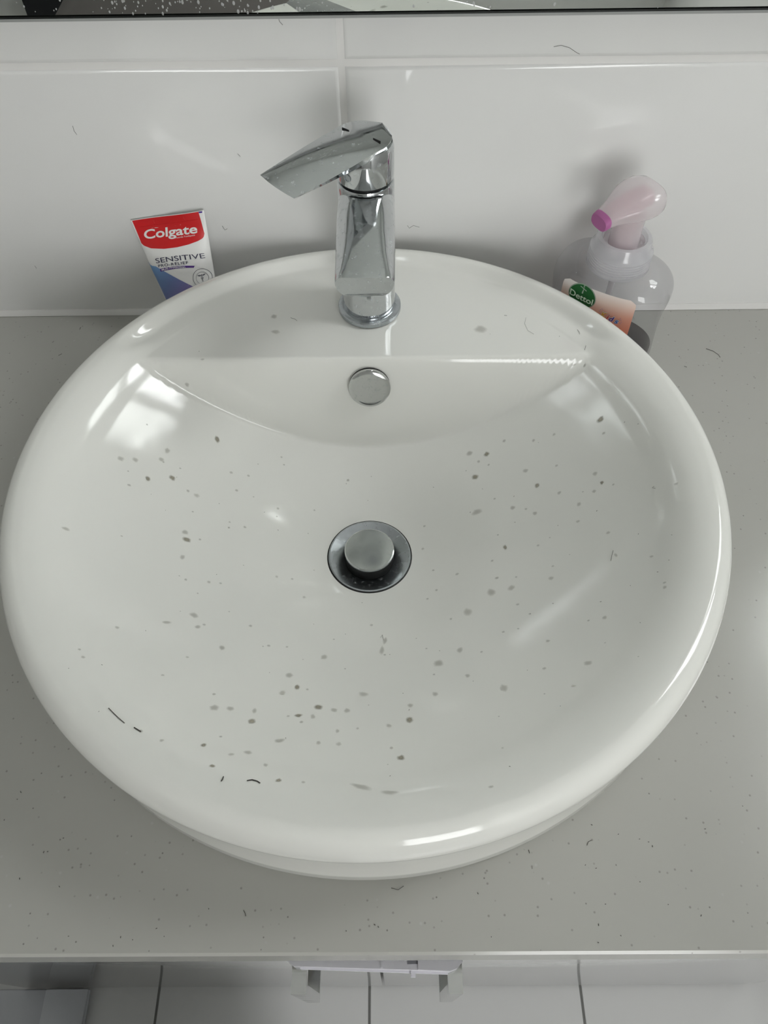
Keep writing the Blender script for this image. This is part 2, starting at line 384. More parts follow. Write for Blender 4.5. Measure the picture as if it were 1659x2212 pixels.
bm = bmesh.new()
def flat_hair(pts, ax, val, r):
    P3 = [on_plane(x, y, ax, val) for x, y in pts]; tube(bm, P3, r, 5)
for pts in ([(1268, 1826), (1271, 1818), (1278, 1815)], [(526, 1966), (529, 1972), (531, 1979)], [(1142, 1836), (1144, 1843)], [(1525, 753), (1540, 758), (1552, 766), (1556, 772)], [(126, 768), (134, 764)], [(172, 712), (174, 707)], [(845, 1918), (860, 1922), (872, 1914)], [(858, 1891), (864, 1886)], [(1478, 791), (1484, 793)]): flat_hair(pts, 2, 0.0003, 0.00016)
for k in range(60):
    x, y = random.uniform(0, 1659), random.uniform(1700, 2050); p = on_plane(x, y, 2, 0.0002)
    if math.hypot(p.x - BX, p.y - BY) < 0.235 or p.y < CY0 + 0.004: continue
    a = random.uniform(0, 6.28); l = random.uniform(0.0004, 0.0011); tube(bm, [p, p + Vector((l*math.cos(a), l*math.sin(a), 0))], 0.00018, 5)
dh = mk('dust_and_hairs', bm, 'hair', loc=(0, -0.4, 0), kind='stuff'); tag(dh, 'fine stray hairs and dark dust scattered on the stone countertop', 'dust')
bm = bmesh.new()
for pts in ([(1196, 101), (1212, 98), (1230, 103), (1246, 114), (1252, 117)], [(602, 41), (604, 47), (611, 54)], [(157, 272), (160, 283), (166, 291)], [(880, 487), (884, 493), (893, 487), (906, 491)], [(480, 488), (486, 497), (491, 494)], [(75, 574), (79, 580)], [(513, 332), (519, 338)]): flat_hair(pts, 1, -0.0003, 0.00012)
mk('stray_hairs', bm, 'hair', wb, kind='stuff')

vc = thing('vanity_cabinet', (0, -0.24, -Z0), 'glossy white vanity cabinet with two doors below the stone countertop', 'cabinet')
KX0, KX1, DY = -0.531, 0.521, -0.4712
bm = bmesh.new()
box(bm, KX0, KX0 + 0.016, DY + 0.02, -0.01, ZF + 0.001, -CT - 0.0005); box(bm, KX1 - 0.016, KX1, DY + 0.02, -0.01, ZF + 0.001, -CT - 0.0005)
box(bm, KX0 + 0.016, KX1 - 0.016, DY + 0.02, -0.01, ZF + 0.06, ZF + 0.076); box(bm, KX0 + 0.016, KX1 - 0.016, -0.022, -0.01, ZF + 0.076, -CT - 0.0005)
box(bm, KX0 + 0.016, KX1 - 0.016, DY + 0.02, DY + 0.036, ZF + 0.001, ZF + 0.06); box(bm, KX0 + 0.016, KX1 - 0.016, DY + 0.02, DY + 0.09, -CT - 0.02, -CT - 0.001)
mk('carcass', bm, 'door_lacquer', vc)
MID = -0.0052
for s, (x0, x1) in ((-1, (KX0, MID - 0.0016)), (1, (MID + 0.0016, KX1))):
    d = mk('door', B(x0, x1, DY, DY + 0.018, ZF + 0.006, -CT - 0.004, bev=0.001), 'door_lacquer', vc)
    hx0, hx1 = ((-0.0512, -0.0426) if s < 0 else (0.0402, 0.0487))
    HZ1, HZ0, HY, T = -0.060, -0.166, -0.5176, 0.0052
    # flat square-section pull: two legs and an upright grip
    bm = bmesh.new()
    prof_o = [(DY - 0.0002, HZ1), (HY, HZ1), (HY, HZ0), (DY - 0.0002, HZ0)]; prof_i = [(DY - 0.0002, HZ1 - T), (HY + T, HZ1 - T), (HY + T, HZ0 + T), (DY - 0.0002, HZ0 + T)]
    A = [[bm.verts.new((x, *p)) for p in prof_o + prof_i[::-1]] for x in (hx0, hx1)]
    n = 8
    for i in range(n): bm.faces.new((A[0][i], A[0][(i + 1) % n], A[1][(i + 1) % n], A[1][i]))
    for q in A:
        for f in ((0, 1, 6, 7), (1, 2, 5, 6), (2, 3, 4, 5)): bm.faces.new([q[i] for i in f])
    bmesh.ops.bevel(bm, geom=[e for e in bm.edges if e.is_manifold and e.calc_face_angle(0) > 0.5], offset=0.0004, segments=2, profile=0.5, affect='EDGES')
    h = mk('handle', bm, 'handle_chrome', d, ang=40)

# white plastic child lock lying over both pulls
lk = thing('child_safety_lock', (-0.002, -0.49, -0.0596), 'white plastic child safety lock bar lying across both cabinet pulls', 'safety lock')
LZ = -0.0592
def plan(pts, z0, z1, bev=0.001):
    bm = bmesh.new(); loft(bm, [[(x, y, z0) for x, y in pts], [(x, y, z1) for x, y in pts]])
    bmesh.ops.bevel(bm, geom=[e for e in bm.edges if e.calc_face_angle(0) > 0.6], offset=bev, segments=2, profile=0.5, affect='EDGES'); return bm
mk('lock_bar', plan([(-0.0575, -0.4985), (-0.0495, -0.5042), (0.036, -0.5068), (0.036, -0.4935), (-0.049, -0.4900), (-0.055, -0.4915)], LZ, LZ + 0.0105), 'white_plastic', lk)
pts = [(0.0175, -0.4890), (0.0175, -0.4925)]
mk('slider', plan([(0.0225, -0.4880), (0.0225, -0.5064), (0.0405, -0.5072), (0.0450, -0.5058), (0.0478, -0.5030), (0.0490, -0.4990), (0.0490, -0.4880)], LZ, LZ + 0.0135, 0.0015), 'white_plastic', lk)
mk('ratchet_rail', plan([(-0.046, -0.5040), (-0.046, -0.5052), (0.040, -0.5082), (0.040, -0.5070)], LZ, LZ + 0.004, 0.0003), 'white_plastic', lk)
mk('release_pin', plan([(0.0185, -0.5062), (0.0185, -0.5095), (0.0212, -0.5096), (0.0212, -0.5062)], LZ, LZ + 0.005, 0.0004), 'white_plastic', lk)
sl = [on_plane(x, y, 2, LZ + 0.0106) for x, y in ((880, 2073), (946, 2072.5), (946, 2081), (880, 2083))]
mk('slot_shade_plate', plan([(p.x, p.y) for p in sl], LZ + 0.0100, LZ + 0.0109, 0.0001), 'slot_shade_grey', lk)  # flat grey plate; the shade of the recess is put into its colour
mk('thumb_stop', plan([(0.0010, -0.5020), (0.0010, -0.5052), (0.0022, -0.5052), (0.0022, -0.5020)], LZ + 0.010, LZ + 0.012, 0.0002), 'white_plastic', lk)

# ------------------------------------------------------------------ basin
PROF = [(0, -0.0310), (0.035, -0.0288), (0.060, -0.0195), (0.086, -0.0065), (0.110, 0.0055), (0.130, 0.0170), (0.150, 0.0300), (0.170, 0.0450), (0.185, 0.0580), (0.196, 0.0690), (0.2035, 0.0747), (0.2115, 0.0779), (0.2170, 0.0788), (0.2185, 0.0788)]
def bowl(r):
    # Catmull-Rom through the profile
    if r >= PROF[-1][0]: return PROF[-1][1]
    for i in range(len(PROF) - 1):
        if PROF[i][0] <= r <= PROF[i + 1][0]: break
    p = lambda k: PROF[max(0, min(len(PROF) - 1, k))]
    x0, y0 = p(i); x1, y1 = p(i + 1)
    m0 = 0.0 if i == 0 else (y1 - p(i - 1)[1])/(x1 - p(i - 1)[0]); m1 = (p(i + 2)[1] - y0)/(p(i + 2)[0] - x0) if i + 2 < len(PROF) else 0.0
    t = (r - x0)/(x1 - x0); h = x1 - x0
    return (2*t**3 - 3*t*t + 1)*y0 + (t**3 - 2*t*t + t)*h*m0 + (-2*t**3 + 3*t*t)*y1 + (t**3 - t*t)*h*m1
DECK, EDGE, SLOPE = 0.0692, -0.1325 - BY, 0.265
def smin(a, b, k):
    h = max(k - abs(a - b), 0.0)/k; return min(a, b) - h*h*k*0.25
def bz(dx, dy):
    r = math.hypot(dx, dy); b_ = bowl(r)
    if dy > EDGE and r > 0.17:          # behind the ledge's front edge the raised rim drops quickly to the deck
        q = max(0.0, min(1.0, (0.2175 - r)/0.0115)); steep = 0.0788 - 0.0100*q*q*(3 - 2*q)
        f = min(1.0, (dy - EDGE)/0.03); f = f*f*(3 - 2*f); b_ += (min(b_, steep) - b_)*f
    face = DECK + (dy - EDGE)/SLOPE
    ledge = smin(DECK + 0.003*(dy - EDGE)/0.1, face, 0.008)
    return -smin(-b_, -ledge, 0.003)
def drop(px, py):
    """where a pixel's sight line meets the basin's upper surface"""
    d = pix_ray(px, py); t = 0.2
    for k in range(4000):
        p = CAM + d*t
        if p.z <= bz(p.x - BX, p.y - BY): break
        t += 0.0005
    return p
bs = thing('round_basin', (BX, BY, 0), 'round white ceramic basin with a flat tap ledge, spotted with limescale', 'basin')
bm = bmesh.new(); NA, NR = 400, 210; rows = []
for i in range(NR + 1):
    r = 0.0265 + (0.2185 - 0.0265)*i/NR
    rows.append([bm.verts.new((BX + r*math.cos(2*math.pi*j/NA), BY + r*math.sin(2*math.pi*j/NA), bz(r*math.cos(2*math.pi*j/NA), r*math.sin(2*math.pi*j/NA)))) for j in range(NA)])
out = [(0.2200, 0.0785), (0.2218, 0.0779), (0.2240, 0.0766), (0.2260, 0.0746), (0.2276, 0.0719), (0.2289, 0.0686), (0.2298, 0.0652), (0.2302, 0.0622), (0.2301, 0.0598), (0.2295, 0.0578), (0.2286, 0.0562), (0.2280, 0.0540), (0.2277, 0.0480), (0.2276, 0.0300), (0.2280, 0.0120), (0.2284, 0.0030), (0.2270, 0.0004), (0.196, 0.0004), (0.194, -0.012), (0.15, -0.028), (0.08, -0.040), (0.0265, -0.044), (0.0265, -0.036)]
for r, z in out: rows.append([bm.verts.new((BX + r*math.cos(2*math.pi*j/NA), BY + r*math.sin(2*math.pi*j/NA), z)) for j in range(NA)])
for a, c in zip(rows, rows[1:] + rows[:1]):
    for j in range(NA): bm.faces.new((a[j], a[(j + 1) % NA], c[(j + 1) % NA], c[j]))
mk('bowl', bm, 'porcelain', bs, ang=70)
# overflow cover on the sloping face under the ledge
a15 = math.radians(14.8); nrm = Vector((0, -math.cos(a15), math.sin(a15)))
oc = Vector((-0.0055, -0.1325 - SLOPE*(DECK - 0.0475), 0.0475))
M = Matrix.Translation(oc) @ Vector((0, 0, 1)).rotation_difference(nrm).to_matrix().to_4x4()
ov = mk('overflow_cover', LT([(0, 0.0062), (0.0085, 0.0061), (0.0120, 0.0059), (0.0143, 0.0056), (0.0153, 0.0050), (0.0156, 0.0040), (0.0154, 0.0026), (0.0140, 0.0022), (0.0140, -0.003), (0, -0.003)], seg=64, M=M), 'polished_cap', bs, ang=25)
mk('overflow_gap', LT([(0.0138, 0.0020), (0.0149, 0.0016), (0.0151, 0.0002), (0.0145, -0.001), (0.0138, -0.001)], seg=48, M=M), 'black_rubber', ov)
# pop-up waste
WZ = -0.0288
wf = mk('waste_flange', LT([(0.0180, -0.0040), (0.0195, -0.0030), (0.0215, -0.0022), (0.0270, -0.0004), (0.0298, 0.0006), (0.0308, 0.0004), (0.0310, -0.0006), (0.0300, -0.0012), (0.0270, -0.0020), (0.0200, -0.0090)], (BX + 0.0004, BY - 0.0008, WZ), 64), 'dull_chrome', bs, ang=30)
mk('seal_ring', LT([(0.0308, 0.0000), (0.0318, -0.0004), (0.0320, -0.0012), (0.0308, -0.0016), (0.0300, -0.0010)], (BX + 0.0004, BY - 0.0008, WZ), 64), 'black_rubber', wf)
mk('plug_seal', LT([(0, 0.0066), (0.0172, 0.0066), (0.0176, 0.0058), (0.0178, 0.0010), (0.0179, -0.004), (0.0179, -0.012), (0, -0.012)], (BX + 0.0004, BY - 0.0008, WZ), 48), 'black_rubber', wf)
mk('plug', LT([(0, 0.0094), (0.0120, 0.0093), (0.0176, 0.0090), (0.0184, 0.0084), (0.0185, 0.0074), (0.0178, 0.0066), (0, 0.0066)], (BX + 0.0004, BY - 0.0008, WZ), 64), 'brushed_chrome', wf, ang=30)

# dried drips, limescale and a painted reflection smear, where the photograph shows them
def blob(bm, p, rx, ry, rot, lift=0.00025, dome=0.0001):
    fl_ = bm.verts.layers.float.get('fade') or bm.verts.layers.float.new('fade')
    n = 10; c = math.cos(rot); s = math.sin(rot); ring = []; mid = []
    for k in range(n):
        a = 2*math.pi*k/n; w = random.uniform(0.8, 1.15)
        for lst, f in ((ring, 1.25), (mid, 0.62)):
            x, y = rx*w*f*math.cos(a), ry*w*f*math.sin(a); X, Y = p.x + x*c - y*s, p.y + x*s + y*c
            lst.append(bm.verts.new((X, Y, bz(X - BX, Y - BY) + (lift if f > 1.0 else lift + dome*0.6)))); lst[-1][fl_] = 0.0 if f > 1.0 else 0.85
    ce = bm.verts.new((p.x, p.y, bz(p.x - BX, p.y - BY) + lift + dome)); ce[fl_] = 1.0
    for k in range(n):
        j = (k + 1) % n; bm.faces.new((ring[k], ring[j], mid[j], mid[k])); bm.faces.new((mid[k], mid[j], ce))
DARK = [(404, 1166, 9, 5), (687, 1528, 9, 5), (885, 1555, 8, 6), (642, 1485, 6, 5), (1026, 1031, 7, 6), (645, 1546, 8, 4), (866, 1637, 8, 5), (545, 1559, 8, 5), (602, 1686, 7, 4), (1297, 907, 7, 6), (1160, 1050, 5, 4), (1051, 982, 6, 5), (470, 950, 5, 7), (1091, 1183, 4, 6), (1300, 1043, 4, 4), (320, 1036, 5, 5), (373, 1033, 6, 6), (440, 1610, 6, 4), (459, 1655, 7, 3)]
LIGHT = [(425, 1071, 6, 4), (293, 994, 6, 5), (261, 992, 7, 5), (349, 994, 5, 5), (362, 975, 5, 5), (143, 1143, 8, 4), (1030, 1107, 10, 6), (1107, 1098, 5, 4), (1155, 1110, 5, 4), (1014, 980, 6, 5), (1285, 1024, 5, 5), (1283, 1062, 4, 4), (1208, 1065, 4, 4), (1135, 1018, 6, 4), (1061, 1280, 9, 7), (948, 1433, 10, 8), (993, 1405, 7, 6), (1010, 1460, 5, 4), (1088, 1487, 9, 7), (1270, 1433, 9, 5), (1010, 1322, 10, 8), (625, 1459, 8, 6), (610, 1497, 6, 5), (676, 1549, 5, 5), (750, 1535, 6, 5), (722, 1534, 7, 4), (463, 1529, 10, 6), (498, 1531, 9, 5), (550, 1536, 5, 5), (605, 1600, 11, 4), (536, 1626, 9, 4), (500, 1630, 7, 3), (574, 1653, 5, 4), (688, 1605, 5, 4), (732, 1608, 6, 4), (729, 1580, 4, 4), (840, 1568, 6, 4), (886, 1524, 6, 4), (846, 1616, 4, 3), (420, 1330, 10, 5), (428, 1355, 6, 4), (360, 1345, 9, 3), (395, 1205, 5, 5), (400, 1150, 6, 6), (305, 1580, 5, 3), (1038, 712, 13, 8), (592, 685, 6, 4), (595, 718, 10, 4), (1240, 790, 4, 3), (1262, 790, 3, 4), (438, 778, 4, 3), (405, 834, 5, 3), (1105, 1270, 8, 5), (1190, 1250, 6, 4), (1330, 1200, 3, 5), (1435, 1270, 4, 3), (1250, 1090, 4, 4), (940, 1500, 6, 5), (785, 1500, 10, 5), (700, 1420, 7, 5), (1305, 1335, 5, 4), (825, 1405, 5, 9), (832, 1385, 4, 7), (480, 1400, 6, 5), (180, 1420, 5, 3), (350, 1600, 4, 3), (655, 1690, 5, 3), (1060, 1700, 6, 3), (780, 1700, 22, 5), (840, 1712, 18, 4)]  # the last two wide blobs stand in for a reflection edge
bm = bmesh.new()
for x, y, a, c in DARK:
    p = drop(x, y); q = drop(x + a, y); s = drop(x, y + c); blob(bm, p, (q - p).xy.length, (s - p).xy.length, random.uniform(-0.3, 0.3))
mk('brown_spots', bm, 'scale_spot_dark', bs, kind='stuff', ang=80, norm=False)
bm = bmesh.new()
for x, y, a, c in LIGHT:
    p = drop(x, y); q = drop(x + a, y); s = drop(x, y + c); blob(bm, p, (q - p).xy.length, (s - p).xy.length, random.uniform(-0.3, 0.3))
for k in range(150):
    x = random.gauss(random.choice((450, 600, 800, 1180, 1100)), 150); y = random.gauss(random.choice((1050, 1500, 1300, 1100)), 170); a = random.uniform(1.2, 3.5)
    p = drop(x, y); r = math.hypot(p.x - BX, p.y - BY)
    if r > 0.2 or r < 0.04 or p.y > -0.165: continue
    blob(bm, p, a*0.00036, a*0.00032, 0)
mk('limescale_reflection_spots', bm, 'scale_spot', bs, kind='stuff', ang=80, norm=False)
# stray hairs and dust on the basin
bm = bmesh.new()
def hair_on(pts, r=0.00013):
    P3 = [drop(*q) for q in pts]; tube(bm, [Vector((p.x, p.y, bz(p.x - BX, p.y - BY) + 0.0004)) for p in P3], r, 5)
hair_on([(534, 1687), (545, 1685), (556, 1688), (562, 1692)], 0.0003); hair_on([(478, 1688), (481, 1684), (483, 1678)], 0.0003)
hair_on([(1136, 687), (1133, 700), (1140, 715), (1153, 723)], 0.00008); hair_on([(1247, 713), (1251, 719), (1252, 723)]); hair_on([(1265, 748), (1263, 757)])
hair_on([(628, 688), (637, 690), (642, 694)], 0.00012); hair_on([(1324, 1190), (1321, 1202), (1319, 1212)]); hair_on([(1412, 1052), (1408, 1055), (1415, 1057)], 0.0001)
hair_on([(1089, 682), (1095, 683)]); hair_on([(822, 1378), (826, 1372), (829, 1384)], 0.0001); hair_on([(235, 1530), (255, 1550), (270, 1563)], 0.0002); hair_on([(290, 1572), (305, 1581)], 0.0003)
for k in range(70):
    x, y = random.uniform(120, 1480), random.uniform(700, 1750); p = drop(x, y)
    if math.hypot(p.x - BX, p.y - BY) > 0.21 or math.hypot(p.x - BX, p.y - BY) < 0.045 or -0.165 < p.y < -0.125: continue
    a = random.uniform(0, 6.28); l = random.uniform(0.0003, 0.0009); q = Vector((p.x + l*math.cos(a), p.y + l*math.sin(a), 0))
    tube(bm, [(w.x, w.y, bz(w.x - BX, w.y - BY) + 0.0003) for w in (p, q)], 0.00013, 5)
mk('stray_hairs', bm, 'hair', bs, kind='stuff')
# grey film left round the waste, the overflow and along the front wall of the bowl

# ------------------------------------------------------------------ mixer tap
TX, TY = -0.0053, -0.0795
TZ = bz(TX - BX, TY - BY) + 0.0002
tp = thing('mixer_tap', (TX, TY, TZ), 'chrome single lever mixer tap standing on the basin ledge', 'tap')
mk('base_flange', LT([(0, 0), (0.0232, 0), (0.0236, 0.0006), (0.0236, 0.0034), (0.0230, 0.0042), (0.0212, 0.0050), (0.0204, 0.0050), (0, 0.0050)], (TX, TY, TZ), 72), 'dull_chrome', tp, ang=28)
ZB = TZ + 0.0050
mk('body', LT([(0, 0), (0.0193, 0), (0.0196, 0.0010), (0.0194, 0.0060), (0.0190, 0.0200), (0.0188, 0.0950), (0.0187, 0.1005), (0.0182, 0.1018), (0.0170, 0.1022), (0, 0.1022)], (TX, TY, ZB), 80), 'chrome', tp, ang=40)
GZ = ZB + 0.1022
# spout: rounded section that leaves the body and thins towards the outlet
def rsec(y, hw, zt, zb, r, bulge=0.0, n=7):
    pts = []; r = min(0.0125, (zt - zb)/2*0.96)
    for cx, cz, a0 in ((hw - r, zt - r, 0), (-hw + r, zt - r, 90), (-hw + r, zb + r, 180), (hw - r, zb + r, 270)):
        for k in range(n):
            a = math.radians(a0 + 90*k/(n - 1)); x = cx + r*math.cos(a)
            pts.append((TX + x, y - bulge*(1 - (x/hw)**2), cz + r*math.sin(a)))
    return pts
bm = bmesh.new()
ys = [(-0.076, 0.0180, 0.1768, 0.1080, 0.004), (-0.090, 0.0186, 0.1768, 0.1150, 0.005), (-0.100, 0.0188, 0.1765, 0.1235, 0.005), (-0.112, 0.0188, 0.1755, 0.1335, 0.005), (-0.128, 0.0187, 0.1742, 0.1430, 0.0055), (-0.146, 0.0185, 0.1727, 0.1505, 0.006), (-0.160, 0.0183, 0.1714, 0.1550, 0.0065), (-0.1655, 0.0181, 0.1709, 0.1562, 0.0065), (-0.1672, 0.0176, 0.1703, 0.1570, 0.006)]
loft(bm, [rsec(y, hw, zt, zb, r, 0.0045*max(0, min(1, (-y - 0.10)/0.06))) for y, hw, zt, zb, r in ys])
sp = mk('spout', bm, 'chrome', tp, ang=32)
mk('aerator', LT([(0, 0), (0.0085, 0), (0.0100, 0.0008), (0.0100, 0.0040), (0, 0.0040)], (TX, -0.1545, 0.1508), 40), 'dull_chrome', sp)
mk('gap_ring', LT([(0, 0), (0.0168, 0), (0.0168, 0.0016), (0, 0.0016)], (TX, TY, GZ - 0.0003), 64), 'black_rubber', tp)
LZ0 = GZ + 0.0013
# lever: round hub that grows into a flat paddle pointing to one side
LT_Z = 0.2055
hub = mk('lever_hub', LT([(0, 0), (0.0178, 0), (0.0186, 0.0008), (0.0187, 0.0030), (0.0186, LT_Z - LZ0 - 0.006), (0.0176, LT_Z - LZ0 - 0.003), (0, LT_Z - LZ0 - 0.0028)], (TX, TY, LZ0), 80), 'chrome', tp, ang=35)
tipL, tipR = Vector((-0.0682, -0.1232)), Vector((-0.0432, -0.1370))
ax = Vector((-0.0070, -0.0778)); R_ = 0.0189
tc = (tipL + tipR)/2; u = (tc - ax).normalized(); w = Vector((-u.y, u.x))      # u along the paddle, w across it
L_ = (tc - ax).length; hwt = (tipR - tipL).length/2
bm = bmesh.new(); rows_t = []; rows_b = []; NS, NC = 54, 24
for i in range(NS + 1):
    f = i/NS; s_ = -R_*math.cos(math.pi/2*i/14) if i < 14 else L_*(i - 14)/(NS - 14)     # station along u, from the back of the hub
    if s_ <= 0: hw = math.sqrt(max(R_*R_ - s_*s_, 0))
    else:
        t = s_/L_; hw = R_*(1 - t) + hwt*t; hw += 0.0006*math.sin(math.pi*t)
    hw = max(hw, 0.0003); rt = []; rb = []
    for j in range(NC + 1):
        c = -1 + 2*j/NC; x = ax + u*(s_ + 0.0022*(1 - c*c)*max(0.0, f - 0.6)/0.4) + w*(c*hw)
        t = max(0.0, s_/L_)
        top = LT_Z + 0.0015*t - 0.0012*c*c
        # dished facet: a curved crease runs from the hub's front side to the far corner of the tip
        cr_line = 0.92 - 1.75*t**1.1
        dd = (c - cr_line)*hw
        if t > 0 and dd > 0: top -= 0.11*dd*(min(1, t*3))
        th_ = (0.0075*(1 - t) + 0.0032*t) + 0.0010*(1 - c*c)
        bot = LT_Z + 0.0015*t - th_ - 0.11*max(0, dd if t > 0 else 0)*min(1, t*3)
        rt.append(bm.verts.new((x.x, x.y, top))); xb = ax + u*(s_*(1 - 0.03*max(0, t))) + w*(c*hw*(0.98 - 0.12*min(1, max(0, t)*4))); rb.append(bm.verts.new((xb.x, xb.y, min(bot, top - 0.0012))))
    rows_t.append(rt); rows_b.append(rb)
for i in range(NS):
    for j in range(NC):
        bm.faces.new((rows_t[i][j], rows_t[i + 1][j], rows_t[i + 1][j + 1], rows_t[i][j + 1])); bm.faces.new((rows_b[i][j], rows_b[i][j + 1], rows_b[i + 1][j + 1], rows_b[i + 1][j]))
    for j in (0, NC): bm.faces.new((rows_t[i][j], rows_b[i][j], rows_b[i + 1][j], rows_t[i + 1][j]))
for j in range(NC):
    for i in (0, NS): bm.faces.new((rows_t[i][j], rows_t[i][j + 1], rows_b[i][j + 1], rows_b[i][j]))
lv = mk('lever', bm, 'chrome', tp, ang=9)
# engraved temperature ticks on the lever and the maker's name on the base
def lever_z(p):
    return LT_Z + 0.0004
for a, c in (((739, 276), (754, 282)), ((806, 299), (822, 306))):
    p, q = on_plane(*a, 2, LT_Z), on_plane(*c, 2, LT_Z)
    d_ = (q - p).normalized(); n_ = Vector((-d_.y, d_.x, 0))*0.00022
    bm = bmesh.new(); zt = LT_Z + 0.00025
    for w_ in (0,):
        vs = [bm.verts.new((k.x, k.y, zt)) for k in (p - n_, q - n_, q + n_, p + n_)]; bm.faces.new(vs)
        vb = [bm.verts.new((k.x, k.y, zt - 0.0016)) for k in (p - n_, q - n_, q + n_, p + n_)]
        for i in range(4): bm.faces.new((vs[i], vs[(i + 1) % 4], vb[(i + 1) % 4], vb[i]))
    mk('tick_mark', bm, 'black_rubber', lv)
bm_ring = [(0.0000, 0)]
ind = on_plane(757, 366, 1, TY - 0.016)
ring_c = Vector((TX - 0.0110, TY - 0.0154, LZ0 + 0.0075)); rn = Vector((ring_c.x - TX, ring_c.y - TY, 0)).normalized()
M = Matrix.Translation(Vector((TX, TY, ring_c.z)) + rn*0.0184) @ Vector((0, 0, 1)).rotation_difference(rn).to_matrix().to_4x4()
mk('grub_screw_cap', LT([(0, 0.0004), (0.0018, 0.0004), (0.0019, 0.0008), (0.0025, 0.0008), (0.0026, 0.0)], seg=24, M=M), 'dull_chrome', hub)
def on_body(s, t): 
    a = -math.pi/2 + s/0.0196; return (TX + 0.01975*math.cos(a), TY + 0.01975*math.sin(a), ZB + t)
pl = text_polys('HOBINE', 0.0030, 0.0, space=1.15); wd_ = max(p[0] for p in pl[0])
printed('maker_name', pl, lambda x, y: on_body(x - wd_*0.45, y + 0.0012), 'grey_print', bpy.data.objects['body'])

# ------------------------------------------------------------------ toothpaste tube leaning in the corner
TBp, TTp = Vector((-0.151, -0.036, 0.0046)), Vector((-0.165, -0.0032, 0.1000))
ta = (TTp - TBp).normalized(); TL_ = 0.1060
te = Vector((math.cos(math.radians(8.6)), 0, math.sin(math.radians(8.6)))); te = (te - ta*te.dot(ta)).normalized(); tn = te.cross(ta)
TO = TTp - ta*TL_
tt = thing('toothpaste_tube', (TBp.x, TBp.y, 0), 'red and white toothpaste tube with purple and blue print leaning against the tiles', 'toothpaste')
def tw(t):      # half width at t metres above the cap foot
    f = max(0, min(1, (t - 0.026)/(TL_ - 0.026))); return 0.0195 + (0.0305 - 0.0195)*f**0.8
def ttk(t):     # half thickness
    f = max(0, min(1, (t - 0.026)/(TL_ - 0.008 - 0.026))); return 0.0006 + 0.0140*(1 - f**1.35)
def tsurf(s, t, lift=0.00022):
    w_, k = tw(t), ttk(t); x = max(-0.999, min(0.999, s/w_)); bow = 0.0012*math.sin(s*90)*max(0, (t - 0.08)/0.02)
    return TO + te*s + ta*t + tn*(k*math.sqrt(1 - x*x) + lift + bow)
bm = bmesh.new(); secs = []; NT = 40
for i in range(37):
    t = 0.026 + (TL_ - 0.026)*i/36; w_, k = tw(t), ttk(t); sec = []
    for j in range(NT):
        a = 2*math.pi*j/NT; s = w_*math.cos(a); bow = 0.0012*math.sin(s*90)*max(0, (t - 0.08)/0.02)
        sec.append(TO + te*s + ta*t + tn*(k*math.sin(a) + bow))
    secs.append(sec)
loft(bm, secs)
tb = mk('tube_body', bm, 'white_print', tt, ang=50)
M = Matrix.Translation(TO) @ Matrix(((te.x, -tn.x, ta.x, 0), (te.y, -tn.y, ta.y, 0), (te.z, -tn.z, ta.z, 0), (0, 0, 0, 1)))
mk('screw_cap', LT([(0, 0.001), (0.0125, 0.001), (0.0135, 0.002), (0.0150, 0.018), (0.0140, 0.0195), (0.0100, 0.020), (0.0095, 0.0245), (0, 0.0245)], seg=40, M=M), 'tube_cap', tt)
# printing, in millimetres across / up the tube
mm = 0.001
RB = [(-31.3, 98.5), (-30.4, 94.0), (-28.7, 89.4), (-25.5, 86.0), (-20.0, 83.6), (-9.0, 82.2), (2.0, 82.1), (12.0, 82.9), (20.0, 84.3), (24.0, 85.6), (26.0, 87.6), (26.4, 90.0)]
def red_bottom(s):
    for (a0, b0), (a1, b1) in zip(RB, RB[1:]):
        if s <= a1:
            f = max(0.0, (s - a0)/(a1 - a0)); return b0 + (b1 - b0)*f
    return RB[-1][1]
rows = []
for k in range(13):
    f = k/12; rows.append([])
    for j in range(61):
        s = -31.2 + 57.4*j/60; wl = tw(0.1)*1000
        b0 = red_bottom(s); t_ = b0 + (TL_*1000 - 0.3 - b0)*f
        sl = max(s, -tw(t_*mm)*1000 + 1.2); rows[-1].append((sl*mm, t_*mm))
printed('red_panel', grid_polys(rows), lambda s, t: tsurf(s, t, 0.00012), 'red_print', tb)
def label_line(name, body, x0, y0, width, size, mat, bold=0, shear=0, space=1.0, rise=0.0, parent=tb, fn=tsurf, arc=0.0, lift=0.0003):
    pl, fs = text_polys(body, size*mm, bold, shear, space, width*mm)
    def f2(x, y):
        u_ = x/(width*mm); return fn(x0*mm + x, y0*mm + y + rise*mm*u_ + arc*mm*4*u_*(1 - u_), lift)
    return printed(name, (pl, fs), f2, mat, parent)
label_line('brand_name', 'Colgate', -23.0, 91.0, 44.5, 9.2, 'white_print', 0.022, 0.12, rise=-0.6, arc=0.2)
label_line('small_print', 'Fluoride Toothpaste', 2.7, 88.6, 16.0, 1.7, 'white_print')
label_line('product_name', 'SENSITIVE', -18.8, 72.0, 41.0, 5.4, 'navy_print', 0.0, arc=1.0, rise=-1.4)
label_line('product_line', 'PRO-RELIEF', -17.6, 68.8, 25.8, 2.9, 'navy_print', 0.012, space=1.15, arc=0.5)
rows = [[], []]
for j in range(21):
    f = j/20; s = -16.8 + 29.6*f; y = 65.3 + 3.6*f*(1 - f)*1.5 - 0.3*f
    rows[0].append(((s if f < 1 else 11.4)*mm, y*mm)); rows[1].append((s*mm, (y + (2.2 - 0.7*f))*mm))
printed('purple_bar', grid_polys(rows), lambda s, t: tsurf(s, t, 0.00025), 'purple_print', tb)
label_line('bar_print', 'Multi Protection', -15.4, 65.9, 20.5, 2.2, 'white_print', 0.01, arc=1.0, rise=0.35, lift=0.0004)
rows = []
